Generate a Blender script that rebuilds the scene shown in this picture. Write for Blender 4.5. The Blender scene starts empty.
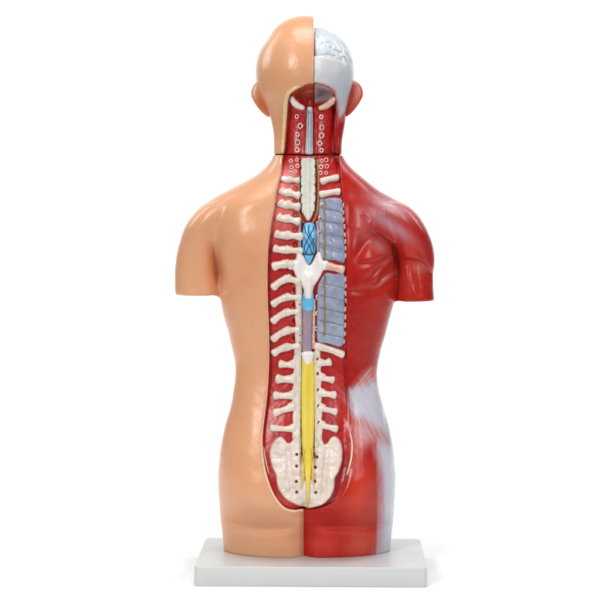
import bpy, math, random
import numpy as np
random.seed(7); rng = np.random.RandomState(7)
S = 0.0015            # one modelling unit is 1.5 mm
D = 1637.0            # camera distance in modelling units
EYE = 213.0           # height line of the camera
FLOOR = 571.0         # height line of the floor
sc = bpy.context.scene
C = sc.collection

# ------------------------------------------------------------ camera, world, lamps
cd = bpy.data.cameras.new('camera'); cam = bpy.data.objects.new('camera', cd); C.objects.link(cam)
cam.location = (0, -D*S, (FLOOR-EYE)*S); cam.rotation_euler = (math.radians(90), 0, 0)
cd.sensor_width = 36; cd.lens = 36*D/600.0; cd.shift_y = -(300-EYE)/600.0
cd.clip_start = 0.05; cd.clip_end = 60
sc.camera = cam
w = bpy.data.worlds.new('World'); sc.world = w; w.use_nodes = True
w.node_tree.nodes['Background'].inputs[0].default_value = (0.94, 0.97, 1, 1)
w.node_tree.nodes['Background'].inputs[1].default_value = 0.12
sc.view_settings.view_transform = 'Standard'; sc.view_settings.look = 'None'
sc.view_settings.exposure = 0; sc.view_settings.gamma = 1

def area(name, loc, target, sx, sy, power, col=(1, 1, 1)):
    l = bpy.data.lights.new(name, 'AREA'); l.shape = 'RECTANGLE'; l.size = sx; l.size_y = sy
    l.energy = power; l.color = col
    o = bpy.data.objects.new(name, l); C.objects.link(o); o.location = loc
    from mathutils import Vector
    o.rotation_euler = (Vector(target)-Vector(loc)).to_track_quat('-Z', 'Y').to_euler()
    return o
area('softbox', (-1.25, -1.95, 1.45), (0, 0, 0.45), 0.6, 1.3, 33, (1, 0.985, 0.96))
area('softbox', (1.35, -1.85, 1.30), (0, 0, 0.45), 0.5, 1.2, 22, (0.95, 0.975, 1))
area('overhead_softbox', (0, -0.3, 2.6), (0, 0.05, 0), 1.6, 1.2, 36)
area('backdrop_lamp', (-1.5, 1.0, 1.7), (0.1, 2.9, 0.7), 0.8, 1.4, 37)
area('backdrop_lamp', (1.5, 1.0, 1.7), (-0.1, 2.9, 0.7), 0.8, 1.4, 37)

# ------------------------------------------------------------ small tools
def lin(c):
    if isinstance(c, (list, tuple)) and len(c) == 3:
        return tuple(lin(v) for v in c)
    c = c/255.0
    return c/12.92 if c <= 0.04045 else ((c+0.055)/1.055)**2.4
def L3(r, g, b): return np.array(lin((r, g, b)), dtype=np.float32)
def catmull(P, n=8, closed=False):
    P = np.array(P, float); out = []
    m = len(P); rngi = range(m if closed else m-1)
    for i in rngi:
        if closed: a, b, c, d = P[(i-1) % m], P[i], P[(i+1) % m], P[(i+2) % m]
        else: a, b, c, d = P[max(i-1, 0)], P[i], P[i+1], P[min(i+2, m-1)]
        for k in range(n):
            t = k/n
            out.append(0.5*((2*b)+(-a+c)*t+(2*a-5*b+4*c-d)*t*t+(-a+3*b-3*c+d)*t**3))
    if not closed: out.append(P[-1])
    return np.array(out)
def seg_dist(P, X, Z, closed):
    n = len(P); best = np.full(X.shape, 1e9, np.float32); side = np.zeros(X.shape, np.float32)
    inside = np.zeros(X.shape, bool)
    for i in range(n if closed else n-1):
        ax, az = P[i]; bx, bz = P[(i+1) % n]
        dx, dz = bx-ax, bz-az; L = dx*dx+dz*dz+1e-9
        t = np.clip(((X-ax)*dx+(Z-az)*dz)/L, 0, 1)
        ex = X-(ax+t*dx); ez = Z-(az+t*dz); d = ex*ex+ez*ez
        m = d < best
        best = np.where(m, d, best); side = np.where(m, np.sign(dx*ez-dz*ex), side)
        if closed:
            c = ((az > Z) != (bz > Z)) & (X < (bx-ax)*(Z-az)/(bz-az+1e-12)+ax)
            inside ^= c
    best = np.sqrt(best)
    return (np.where(inside, -best, best) if closed else (best, side))
def psdf(P, X, Z): return seg_dist(P, X, Z, True)
def sstep(a, b, x):
    t = np.clip((x-a)/(b-a), 0, 1); return t*t*(3-2*t)
def smin(a, b, k):
    h = np.clip(0.5+0.5*(b-a)/k, 0, 1); return b*(1-h)+a*h-k*h*(1-h)
def smax(a, b, k): return -smin(-a, -b, k)
KZ = [0, 60, 90, 115, 150, 175, 205, 250, 300, 340, 391, 424, 448, 473, 505, 528, 560]
KB = [-38, -38, -30, -20, -20, -32, -44, -50, -47, -41, -40, -45, -49, -51, -46, -34, -28]
def backy(z): return np.interp(z, KZ, KB)
def B(px, py):          # a spot measured on the picture -> the back surface, modelling units
    y = backy(py)+3; f = (D+y)/D
    return 300+(px-300)*f, EYE+(py-EYE)*f
def BP(P): return np.array([B(*p) for p in P])
def unB(X, Z):
    f = (D+backy(Z)+3)/D
    return 300+(X-300)/f, EYE+(Z-EYE)/f

def surface_nets(F, ox, oy, oz, h):
    """F[ix,iy,iz] -> verts (modelling units), quads, outward"""
    ins = F < 0
    nx, ny, nz = F.shape
    cnt = np.zeros((nx-1, ny-1, nz-1), np.int8)
    for dx in (0, 1):
        for dy in (0, 1):
            for dz in (0, 1):
                cnt += ins[dx:nx-1+dx, dy:ny-1+dy, dz:nz-1+dz]
    act = (cnt > 0) & (cnt < 8)
    I = np.argwhere(act)
    idx = np.full(act.shape, -1, np.int32); idx[act] = np.arange(len(I))
    acc = np.zeros((len(I), 3)); num = np.zeros(len(I))
    corners = [(a, b, c) for a in (0, 1) for b in (0, 1) for c in (0, 1)]
    vals = {c: F[I[:, 0]+c[0], I[:, 1]+c[1], I[:, 2]+c[2]].astype(float) for c in corners}
    for c in corners:
        for ax in range(3):
            if c[ax] == 0:
                d = list(c); d[ax] = 1; d = tuple(d)
                a, b = vals[c], vals[d]; m = (a < 0) != (b < 0)
                t = np.where(m, a/np.where(m, a-b, 1), 0)
                p = np.array(c, float)[None, :].repeat(len(I), 0); p[:, ax] += t
                acc[m] += p[m]; num[m] += 1
    V = I+acc/num[:, None]
    V = np.array([ox, oy, oz])+V*h
    faces = []
    for ax in range(3):
        sl0 = [slice(None)]*3; sl1 = [slice(None)]*3
        sl0[ax] = slice(0, -1); sl1[ax] = slice(1, None)
        A = ins[tuple(sl0)]; Bn = ins[tuple(sl1)]
        E = np.argwhere(A != Bn)
        u, v = [(1, 2), (2, 0), (0, 1)][ax]
        ok = (E[:, u] > 0) & (E[:, v] > 0) & (E[:, u] < F.shape[u]-1) & (E[:, v] < F.shape[v]-1)
        E = E[ok]
        q = []
        for du, dv in ((-1, -1), (0, -1), (0, 0), (-1, 0)):
            G = E.copy(); G[:, u] += du; G[:, v] += dv
            q.append(idx[G[:, 0], G[:, 1], G[:, 2]])
        q = np.stack(q, 1)
        flip = ~A[E[:, 0], E[:, 1], E[:, 2]]
        q[flip] = q[flip][:, ::-1]
        faces.append(q)
    Q = np.concatenate(faces)
    Q = Q[(Q >= 0).all(1)]
    return V, Q
def vnormals(V, Q):
    n = np.cross(V[Q[:, 2]]-V[Q[:, 0]], V[Q[:, 3]]-V[Q[:, 1]])
    N = np.zeros_like(V)
    for k in range(4):
        for c in range(3): N[:, c] += np.bincount(Q[:, k], n[:, c], len(V))
    return N/(np.linalg.norm(N, axis=1, keepdims=True)+1e-12)
def toworld(V):
    V = np.asarray(V, float)
    return np.stack([(V[:, 0]-300)*S, V[:, 1]*S, (FLOOR-V[:, 2])*S], 1)
def mkobj(name, V, Q, mat, parent=None, col=None, normals=None):
    """V in modelling units (z downwards); faces given for that frame are flipped to world"""
    W = toworld(V)
    me = bpy.data.meshes.new(name)
    if isinstance(Q, np.ndarray):
        Q = Q[:, ::-1]
        me.vertices.add(len(W)); me.vertices.foreach_set('co', W.astype(np.float32).ravel())
        k = Q.shape[1]
        me.loops.add(Q.size); me.loops.foreach_set('vertex_index', Q.astype(np.int32).ravel())
        me.polygons.add(len(Q)); me.polygons.foreach_set('loop_start', np.arange(0, Q.size, k, dtype=np.int32))
        me.update(calc_edges=True)
    else:
        me.from_pydata(W.tolist(), [], [list(f)[::-1] for f in Q]); me.update()
    me.polygons.foreach_set('use_smooth', [True]*len(me.polygons))
    if col is not None:
        a = me.attributes.new('paint', 'FLOAT_COLOR', 'POINT')
        a.data.foreach_set('color', np.concatenate([col, np.ones((len(col), 1))], 1).astype(np.float32).ravel())
    if normals is not None:
        Nw = normals*np.array([1, 1, -1])
        me.normals_split_custom_set_from_vertices(Nw.tolist())
    me.materials.append(mat)
    o = bpy.data.objects.new(name, me); C.objects.link(o)
    if parent: o.parent = parent
    return o
def subset(V, Q, N, mask, col=None):
    Qs = Q[mask]; u, inv = np.unique(Qs, return_inverse=True)
    return V[u], inv.reshape(Qs.shape), N[u], (None if col is None else col[u])
def join(parts):
    Vs, Qs, o = [], [], 0
    for V, Q in parts:
        Vs.append(np.asarray(V)); Qs += [[i+o for i in f] for f in Q]; o += len(V)
    return np.concatenate(Vs), Qs
def tube(P, R, n=12, ru=None, cap=True, capk=0.55):
    """sweep along P (world px 3D), R in-plane radius, ru depth radius"""
    P = np.array(P, float); m = len(P)
    R = np.broadcast_to(np.array(R, float), (m,)).copy()
    U = R.copy() if ru is None else np.broadcast_to(np.array(ru, float), (m,)).copy()
    T = np.gradient(P, axis=0); T /= np.linalg.norm(T, axis=1, keepdims=True)+1e-9
    if cap:
        pre, post = [], []
        for a in (80, 55, 30):
            s, c = math.sin(math.radians(a))*capk, math.cos(math.radians(a))**0.6
            pre.append((P[0]-T[0]*R[0]*s, R[0]*c, U[0]*c, T[0])); post.append((P[-1]+T[-1]*R[-1]*s, R[-1]*c, U[-1]*c, T[-1]))
        allr = pre+[(P[i], R[i], U[i], T[i]) for i in range(m)]+post[::-1]
    else: allr = [(P[i], R[i], U[i], T[i]) for i in range(m)]
    V = []
    for p, r, u, t in allr:
        side = np.cross(t, [0, 1, 0]); side /= np.linalg.norm(side)+1e-9
        up = np.cross(side, t)
        for k in range(n):
            a = 2*math.pi*k/n
            V.append(p+side*math.cos(a)*r+up*math.sin(a)*u)
    F = []
    K = len(allr)
    for i in range(K-1):
        for k in range(n):
            F.append([i*n+k, i*n+(k+1) % n, (i+1)*n+(k+1) % n, (i+1)*n+k])
    F.append([k for k in range(n)][::-1]); F.append([(K-1)*n+k for k in range(n)])
    V = np.array(V)
    # orient outward: test first side face
    f = F[(K//2)*n]; nn = np.cross(V[f[1]]-V[f[0]], V[f[2]]-V[f[1]]); cen = allr[K//2][0]
    if np.dot(nn, V[f[0]]-cen) < 0: F = [q[::-1] for q in F]
    return V, F

# ------------------------------------------------------------ materials
def mat(name, color=None, rough=0.35, attr=False, mott=0.06, mscale=60, bump=0.15, bscale=120, stretch=(1, 1, 1),
        coat=0.25, sss=0.0, color2=None, spec=0.5, dirt=None):
    m = bpy.data.materials.new(name); m.use_nodes = True; nt = m.node_tree; n = nt.nodes; lk = nt.links
    bs = n['Principled BSDF']
    tc = n.new('ShaderNodeTexCoord'); mp = n.new('ShaderNodeMapping'); mp.inputs['Scale'].default_value = stretch
    lk.new(tc.outputs['Object'], mp.inputs[0])
    nz = n.new('ShaderNodeTexNoise'); nz.inputs['Scale'].default_value = mscale; nz.inputs['Detail'].default_value = 6
    nz.inputs['Roughness'].default_value = 0.6
    lk.new(mp.outputs[0], nz.inputs['Vector'])
    if attr:
        at = n.new('ShaderNodeAttribute'); at.attribute_name = 'paint'; src = at.outputs['Color']
    else:
        rgb = n.new('ShaderNodeRGB'); rgb.outputs[0].default_value = (*color, 1); src = rgb.outputs[0]
    if color2 is not None:
        mx = n.new('ShaderNodeMix'); mx.data_type = 'RGBA'
        rp = n.new('ShaderNodeMapRange'); rp.inputs[1].default_value = 0.42; rp.inputs[2].default_value = 0.62
        lk.new(nz.outputs[0], rp.inputs[0]); lk.new(rp.outputs[0], mx.inputs[0])
        lk.new(src, mx.inputs[6]); mx.inputs[7].default_value = (*color2, 1); src = mx.outputs[2]
    nz2 = n.new('ShaderNodeTexNoise'); nz2.inputs['Scale'].default_value = mscale*0.23; nz2.inputs['Detail'].default_value = 4
    lk.new(mp.outputs[0], nz2.inputs['Vector'])
    mr = n.new('ShaderNodeMapRange'); mr.inputs[1].default_value = 0.3; mr.inputs[2].default_value = 0.7
    mr.inputs[3].default_value = 1-mott; mr.inputs[4].default_value = 1+mott
    lk.new(nz2.outputs[0], mr.inputs[0])
    vm = n.new('ShaderNodeVectorMath'); vm.operation = 'SCALE'
    lk.new(src, vm.inputs[0]); lk.new(mr.outputs[0], vm.inputs['Scale'])
    lk.new(vm.outputs[0], bs.inputs['Base Color'])
    bn = n.new('ShaderNodeTexNoise'); bn.inputs['Scale'].default_value = bscale; bn.inputs['Detail'].default_value = 3
    lk.new(mp.outputs[0], bn.inputs['Vector'])
    bp = n.new('ShaderNodeBump'); bp.inputs['Strength'].default_value = bump; bp.inputs['Distance'].default_value = 0.001
    lk.new(bn.outputs[0], bp.inputs['Height']); lk.new(bp.outputs[0], bs.inputs['Normal'])
    rr = n.new('ShaderNodeMapRange'); rr.inputs[1].default_value = 0.3; rr.inputs[2].default_value = 0.7
    rr.inputs[3].default_value = rough*0.85; rr.inputs[4].default_value = rough*1.15
    lk.new(nz.outputs[0], rr.inputs[0]); lk.new(rr.outputs[0], bs.inputs['Roughness'])
    bs.inputs['Specular IOR Level'].default_value = spec
    bs.inputs['Coat Weight'].default_value = coat; bs.inputs['Coat Roughness'].default_value = 0.26
    if sss:
        bs.inputs['Subsurface Weight'].default_value = sss; bs.inputs['Subsurface Radius'].default_value = (0.006, 0.002, 0.001)
        bs.inputs['Subsurface Scale'].default_value = 1.0
    return m
M = {}
M['skin'] = mat('skin_paint', attr=True, rough=0.33, mott=0.03, mscale=40, bump=0.05, bscale=90, coat=0.15)
M['muscle'] = mat('muscle_paint', attr=True, rough=0.28, mott=0.10, mscale=90, bump=0.12, bscale=70, stretch=(1, 1, 0.5), coat=0.10, spec=0.26)
M['bed'] = mat('muscle_bed_paint', attr=True, rough=0.3, mott=0.14, mscale=220, bump=0.12, bscale=160, coat=0.3)
M['bone'] = mat('bone_paint', L3(226, 212, 200), rough=0.34, mott=0.06, mscale=110, bump=0.12, bscale=220, color2=L3(212, 194, 178), coat=0.3)
M['bonewhite'] = mat('white_bone_paint', L3(232, 226, 222), rough=0.3, mott=0.03, mscale=150, bump=0.15, bscale=200, coat=0.3)
M['bonepink'] = mat('pale_pink_bone_paint', L3(222, 186, 168), rough=0.35, mott=0.06, mscale=260, bump=0.3, bscale=300, color2=L3(202, 158, 140))
M['cream'] = mat('cut_edge_paint', L3(238, 205, 172), rough=0.35, mott=0.05, mscale=300, bump=0.1, bscale=200)
M['creamy'] = mat('fat_edge_paint', L3(226, 198, 142), rough=0.35, mott=0.07, mscale=300, bump=0.2, bscale=200, color2=L3(214, 178, 120))
M['lung'] = mat('pleura_paint', L3(150, 160, 182), rough=0.3, mott=0.14, mscale=120, bump=0.25, bscale=90, color2=L3(138, 142, 166), coat=0.35)
M['veinlung'] = mat('pleura_vein_paint', L3(118, 118, 136), rough=0.3, bump=0.0)
M['yellow'] = mat('nerve_paint', L3(226, 198, 34), rough=0.4, mott=0.10, mscale=420, bump=0.6, bscale=500, stretch=(1, 1, 0.12), color2=L3(222, 196, 92))
M['cord'] = mat('cord_paint', L3(186, 198, 206), rough=0.35, mott=0.05, mscale=260, bump=0.2, bscale=200, color2=L3(170, 186, 190))
M['cordpale'] = mat('dura_paint', L3(206, 206, 192), rough=0.35, mott=0.06, mscale=260, bump=0.3, bscale=260, color2=L3(188, 192, 180))
M['blue'] = mat('blue_paint', L3(92, 176, 222), rough=0.3, mott=0.06, mscale=200, bump=0.2, bscale=200, color2=L3(112, 190, 230), coat=0.4)
M['blueline'] = mat('dark_vein_paint', L3(14, 46, 84), rough=0.35, bump=0.0)
M['lilac'] = mat('lilac_paint', L3(164, 142, 152), rough=0.35, mott=0.07, mscale=200, bump=0.2, bscale=200, color2=L3(150, 130, 146), coat=0.3)
M['olive'] = mat('olive_paint', L3(150, 128, 62), rough=0.4, mott=0.14, mscale=500, bump=0.4, bscale=500, color2=L3(128, 98, 60))
M['darkred'] = mat('dark_red_paint', L3(112, 16, 16), rough=0.35, bump=0.1)
M['redpink'] = mat('pink_highlight_paint', L3(206, 72, 66), rough=0.3, bump=0.05)
M['dark'] = mat('dark_joint', L3(44, 16, 14), rough=0.6, bump=0.0, coat=0)
M['ring'] = mat('ganglion_paint', L3(234, 196, 188), rough=0.35, mott=0.06, mscale=400, bump=0.2, bscale=400)
M['brain'] = mat('brain_paint', attr=True, rough=0.33, mott=0.03, mscale=100, bump=0.12, bscale=160, coat=0.3)
M['base'] = mat('grey_plastic', L3(199, 200, 200), rough=0.42, mott=0.012, mscale=60, bump=0.03, bscale=500, coat=0.05)
M['back'] = mat('white_paper', (0.9, 0.9, 0.9), rough=0.9, mott=0.0, bump=0.0, coat=0, spec=0.0)

# ------------------------------------------------------------ backdrop (one swept white sheet)
prof = [(-0.75, 0), (2.2, 0)]
for k in range(1, 13):
    a = math.pi/2*k/12; prof.append((2.2+0.8*math.sin(a), 0.8-0.8*math.cos(a)))
prof.append((3.0, 4.5))
V = [(x, y, z) for y, z in prof for x in (-2.1, 2.1)]
F = [[2*i, 2*i+1, 2*i+3, 2*i+2] for i in range(len(prof)-1)]
me = bpy.data.meshes.new('backdrop'); me.from_pydata(V, [], F); me.update()
me.polygons.foreach_set('use_smooth', [True]*len(F)); me.materials.append(M['back'])
bd = bpy.data.objects.new('backdrop', me); C.objects.link(bd)
bd['kind'] = 'structure'; bd['label'] = 'plain white paper backdrop and floor behind and under the model'

# ------------------------------------------------------------ the model: root
root = bpy.data.objects.new('anatomical_torso', None); C.objects.link(root)
root['label'] = 'anatomical torso model seen from behind, half tan skin, half red muscle, on a grey base'
root['category'] = 'anatomical model'

# outline of the opened back (picture measures), left edge then right edge
WIN_L = [(291, 93), (288, 98), (287, 115), (285.5, 135), (284.2, 150), (282, 160), (280, 174), (276, 190), (273, 207), (269.6, 228), (267.4, 250), (266.6, 275),
         (266.8, 300), (267.8, 325), (268.2, 350), (267.4, 378), (265.6, 400), (262.6, 424), (261.3, 440), (262, 455), (265.4, 475),
         (272.8, 495), (283, 508), (294, 511.5), (303, 510)]
WIN_R = [(312, 509), (322, 506), (334, 500), (345, 490), (353, 475), (355, 455), (352.5, 425), (350, 410), (348, 385), (347, 355), (346.5, 340),
         (346.5, 300), (346.4, 250), (345.5, 230), (343.6, 206), (341.5, 190), (340, 172), (339, 160), (338, 150), (337, 135), (336.4, 110), (336, 98), (333, 91), (326, 86), (314, 83.5), (303, 86)]
winP = BP(catmull(WIN_L+WIN_R, 3, True))
ribsL = [((281, 178.5), (289, 179.5), (298, 180.5), 3.4), ((279, 191), (288, 193), (298, 195.5), 4.0), ((277.5, 203), (287, 205), (298, 207), 4.2),
         ((276, 217), (287, 219), (298, 221.5), 3.9), ((273.5, 234), (287, 235), (300, 236.5), 4.1), ((272.2, 248.5), (287, 250), (300, 251), 3.9),
         ((271, 266.5), (287.5, 264.5), (292, 264.5), 4.2), ((270.6, 287), (287, 278.5), (298, 281), 3.9), ((270.6, 304), (287, 297), (299, 297.5), 3.7),
         ((270.4, 321), (287, 312), (298, 311.5), 3.7), ((270.6, 339), (287, 330), (298, 329.5), 3.9), ((271.3, 353), (287, 347), (298, 346), 3.8)]
lumL = [((278, 364), (294, 364.5), 4.0), ((275, 379), (294, 379), 4.6), ((272.5, 395.5), (293, 395.5), 4.1), ((272.5, 413), (293, 407), 4.0), ((269.5, 428), (294, 429), 3.5)]
lumR = [((332, 362), (319, 363), 4.0), ((335, 380), (320, 377.5), 3.6), ((337, 395), (320, 393), 3.9), ((338, 412), (320, 408), 3.6), ((338.5, 429), (320, 425), 3.6)]

def fbm(x, z, s):
    v = 0; a = 1.0; f = 1.0/s
    for k in range(4):
        v = v+a*np.sin(x*f*1.7+2.1*np.sin(z*f*1.3+k*1.7)+k)*np.sin(z*f*1.9+1.8*np.sin(x*f*1.1+k*2.3)+k*3.1); a *= 0.55; f *= 2.03
    return v/2
def relief2d(PX, PZ):
    """carving (+) and swelling (-) of the back surface, in picture measures"""
    g = np.zeros(PX.shape, np.float32)
    def ends(P, X_, Z_):
        L = np.linalg.norm(np.diff(P, axis=0), axis=1).sum(); q = min(12.0, L*0.3)
        return (1-np.exp(-((X_-P[0, 0])**2+(Z_-P[0, 1])**2)/q**2))*(1-np.exp(-((X_-P[-1, 0])**2+(Z_-P[-1, 1])**2)/q**2))
    def crease(pts, A, w1, w2=None, fade=True):
        P = catmull(pts, 6); d, s = seg_dist(P, PX, PZ, False)
        w2 = w2 or w1
        ww = np.where(s > 0, w1, w2)
        return A*np.exp(-(d/ww)**2)*(ends(P, PX, PZ) if fade else 1)
    def ridge(pts, A, wl, wr):
        """one-sided step: deep at the line, falling off over wl on the + side, sharp on the other"""
        P = catmull(pts, 6); d, s = seg_dist(P, PX, PZ, False)
        return A*np.where(s > 0, np.exp(-((d+0.0)/(wl*1.15))**1.6), np.exp(-(d/wr)**2))*ends(P, PX, PZ)
    def blob(cx, cz, rx, rz, A, ang=0):
        a = math.radians(ang); dx = PX-cx; dz = PZ-cz
        u = (dx*math.cos(a)+dz*math.sin(a))/rx; v = (-dx*math.sin(a)+dz*math.cos(a))/rz
        return A*np.exp(-(u*u+v*v))
    # skin half: shoulder blade, long muscles, hollow of the waist
    g += blob(240, 238, 24, 34, -3.5, 15)
    g += blob(250, 205, 26, 9, -2.0, -22)
    g += blob(247, 283, 16, 12, 1.2, 20)
    g += crease([(209, 236), (213, 250), (216.5, 270), (220, 292)], 3.2, 5, 7)
    g += crease([(226, 244), (229, 262), (240, 274), (256, 276)], 0.8, 5)
    g += blob(247, 412, 15, 72, -2.2)
    g += blob(246, 470, 26, 40, -2.2)+blob(263, 500, 27, 20, -5.0)+blob(343, 500, 27, 20, -5.0)
    g += blob(238, 430, 10, 30, 1.0)
    # muscle half
    g += crease([(350, 268), (360, 252), (373, 235), (386, 241)], 1.5, 4.5)
    g += ridge([(366, 231), (374.5, 233.5), (386, 241), (397, 250), (405, 260), (414, 262), (423, 264.5), (432, 273), (440, 281)], 5.2, 11, 2.6)
    g += blob(377, 258, 15, 20, -3.6, 35)
    g += crease([(398, 251), (390, 257), (382, 265), (372, 275), (362, 282)], 3.0, 1.8, 3.8)
    g += crease([(400, 249), (391, 254), (378, 261), (362, 264), (352, 264)], 1.5, 2.2, 4)
    g += crease([(399, 259), (392, 266), (385, 273), (379, 281), (368, 287)], 3.2, 1.9, 3.4)
    g += ridge([(401, 270), (394, 279), (384, 286), (374, 290), (362, 290.5), (342, 291.8)][::-1], 2.2, 3.0, 2.6)
    g += crease([(409, 256), (411, 264), (413.5, 276), (417, 291), (419, 300)], 2.2, 2.0, 3.2)
    g += crease([(418, 247), (423, 255), (427, 265)], 1.6, 1.8)
    g += blob(396, 214, 20, 10, -2.0, 30)
    g += blob(356, 232, 9, 24, -1.6, 10)
    g += crease([(346.5, 182), (349, 215), (350, 260), (350, 300)], 0.5, 3)
    # pelvis side of the muscle half
    g += crease([(351, 394), (362, 384), (373, 367)], 0.8, 2, 3)
    g += crease([(352, 398), (356, 430), (357, 470)], 0.9, 3, 3)
    g += crease([(376, 425), (380, 450), (382, 480), (382, 520)], 0.7, 3, 4)
    g += blob(366, 478, 12, 34, -2.4)
    g += crease([(386, 402), (387, 425), (389, 446)], 0.8, 2.4)
    # right groin step, cleft and folds
    g += crease([(303.8, 506), (304, 525), (304.2, 560)], 4.5, 2.8, fade=False)+crease([(303.8, 512), (304, 530), (304.2, 562)], 6.5, 10, fade=False)
    g += ridge([(392, 525), (370, 529), (345, 527), (322, 526), (306, 522)], 4.4, 9, 5)
    g += ridge([(302, 524), (285, 528), (262, 530), (240, 528), (222, 522)], 3.8, 9, 5)
    g += blob(340, 543, 1.6, 12, -1.0)
    g += crease([(346.5, 532), (347.5, 556)], 0.9, 2.0)
    g += crease([(330, 533), (331, 556)], 0.5, 3.0)
    g += blob(277, 545, 14, 12, -1.0)
    g += 0.45*fbm(PX*0.8, PZ*0.6, 26)*(1-0.4*(PZ < 84))+0.05*fbm(PX+31, PZ*1.1, 9)+0.28*fbm(PX+11, PZ*0.7, 12)*sstep(110, 80, PZ)
    g += crease([(362, 213), (365, 217), (370, 224)], 1.0, 2.2)
    # head: nape
    g += crease([(285, 92), (279, 108), (277, 130), (278, 150)], 0.9, 4)
    g += blob(282, 64, 20, 22, -0.6)
    g += crease([(272, 40), (266, 58), (267, 78)], 0.5, 4)
    return g

def superell(X, Y, cx, a, cy, bb, bf, n):
    v = np.where(Y < cy, (Y-cy)/bb, (Y-cy)/bf); u = (X-cx)/a
    r = (np.abs(u)**n+np.abs(v)**n)**(1.0/n)
    return (r-1)*bb
def keyed(z, K, i): return np.interp(z, [k[0] for k in K], [k[i] for k in K]).astype(np.float32)
def smooth_keys(K):
    K = np.array(K, float); z = np.arange(K[0, 0], K[-1, 0]+0.01, 2.0)
    out = [z]
    for i in range(1, K.shape[1]):
        v = np.interp(z, K[:, 0], K[:, i]); p = np.pad(v, 4, mode='edge')
        # keep the slope at the ends
        p[:4] = v[0]-(v[1]-v[0])*np.arange(4, 0, -1); p[-4:] = v[-1]+(v[-1]-v[-2])*np.arange(1, 5)
        ker = np.array([1, 3, 6, 9, 10, 9, 6, 3, 1], float); ker /= ker.sum()
        out.append(np.convolve(p, ker, 'valid'))
    return np.stack(out, 1)
# z, left, right, back, front, mid depth
TK = smooth_keys([(146, 273.5, 342, -20, 36, 8), (155, 273.3, 342, -22, 38, 8), (160, 271.5, 345, -25, 40, 8), (167, 266, 350, -29, 42, 8), (175, 257, 360, -33, 44, 8), (183, 242, 369, -37, 46, 8),
      (190, 228, 378, -40, 48, 8), (198, 212, 392, -43, 50, 8), (204, 204, 404, -45, 52, 8), (216, 202, 406, -48, 54, 8), (232, 205, 404, -50, 57, 8),
      (250, 210, 401, -51, 58, 8), (270, 216, 399, -50.5, 59, 7), (295, 219.5, 395.5, -48.5, 60, 6), (304, 221, 394, -47, 60, 6), (318, 224, 390, -45, 58, 6),
      (332, 228, 386.5, -42.5, 56, 6), (346, 231.5, 382, -41, 53, 6), (360, 235, 379, -39.5, 51, 6), (372, 236, 377, -39.5, 50, 5), (380, 235.7, 377.5, -40, 50, 5),
      (391, 234, 379, -41, 50, 5), (405, 231.5, 383, -43, 51, 5), (424, 225.5, 388.7, -47, 52, 5), (448, 220.8, 393.5, -51, 50, 5),
      (473, 218.4, 396, -53, 49, 6), (497, 218.6, 395.5, -50, 48, 8), (520, 220, 394, -38, 48, 11), (533, 221.5, 392.6, -31, 50, 13), (548, 223, 391, -29, 50, 14), (562, 223.5, 390.5, -29, 50, 14)])
AL = smooth_keys([(199, 214, 240, -25, 30, 6), (203, 205, 240, -29, 32, 6), (210, 197, 236, -31, 33, 6), (217, 190.5, 232, -32, 33, 6), (225, 185.5, 228, -31, 32, 6), (233, 182, 225, -29, 31, 6),
      (252, 176.6, 220, -24, 30, 6), (270, 174.3, 219, -20, 29, 6), (283, 174.4, 219.5, -18, 28, 6), (300, 175, 220, -18, 28, 6)])
AR = smooth_keys([(199, 372, 395, -25, 30, 6), (204, 372, 406, -29, 32, 6), (210, 374, 414, -32, 33, 6), (216, 376, 419.5, -33, 33, 6), (225, 380, 425, -33, 32, 6), (233, 384, 429, -31, 31, 6),
      (245, 390, 433.4, -27, 30, 6), (259, 394, 435.3, -22, 29, 6), (268, 397, 434.3, -20, 29, 6), (276, 396, 433.2, -19, 28, 6), (283, 396, 433.8, -18, 28, 6), (306, 395, 435, -18, 28, 6)])
def loft(X, Y, Z1, K, n):
    l, r, b, f, cy = [keyed(Z1, K, i)[None, None, :] for i in range(1, 6)]
    return superell(X, Y, (l+r)/2, (r-l)/2, cy, cy-b, f-cy, n)

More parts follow.
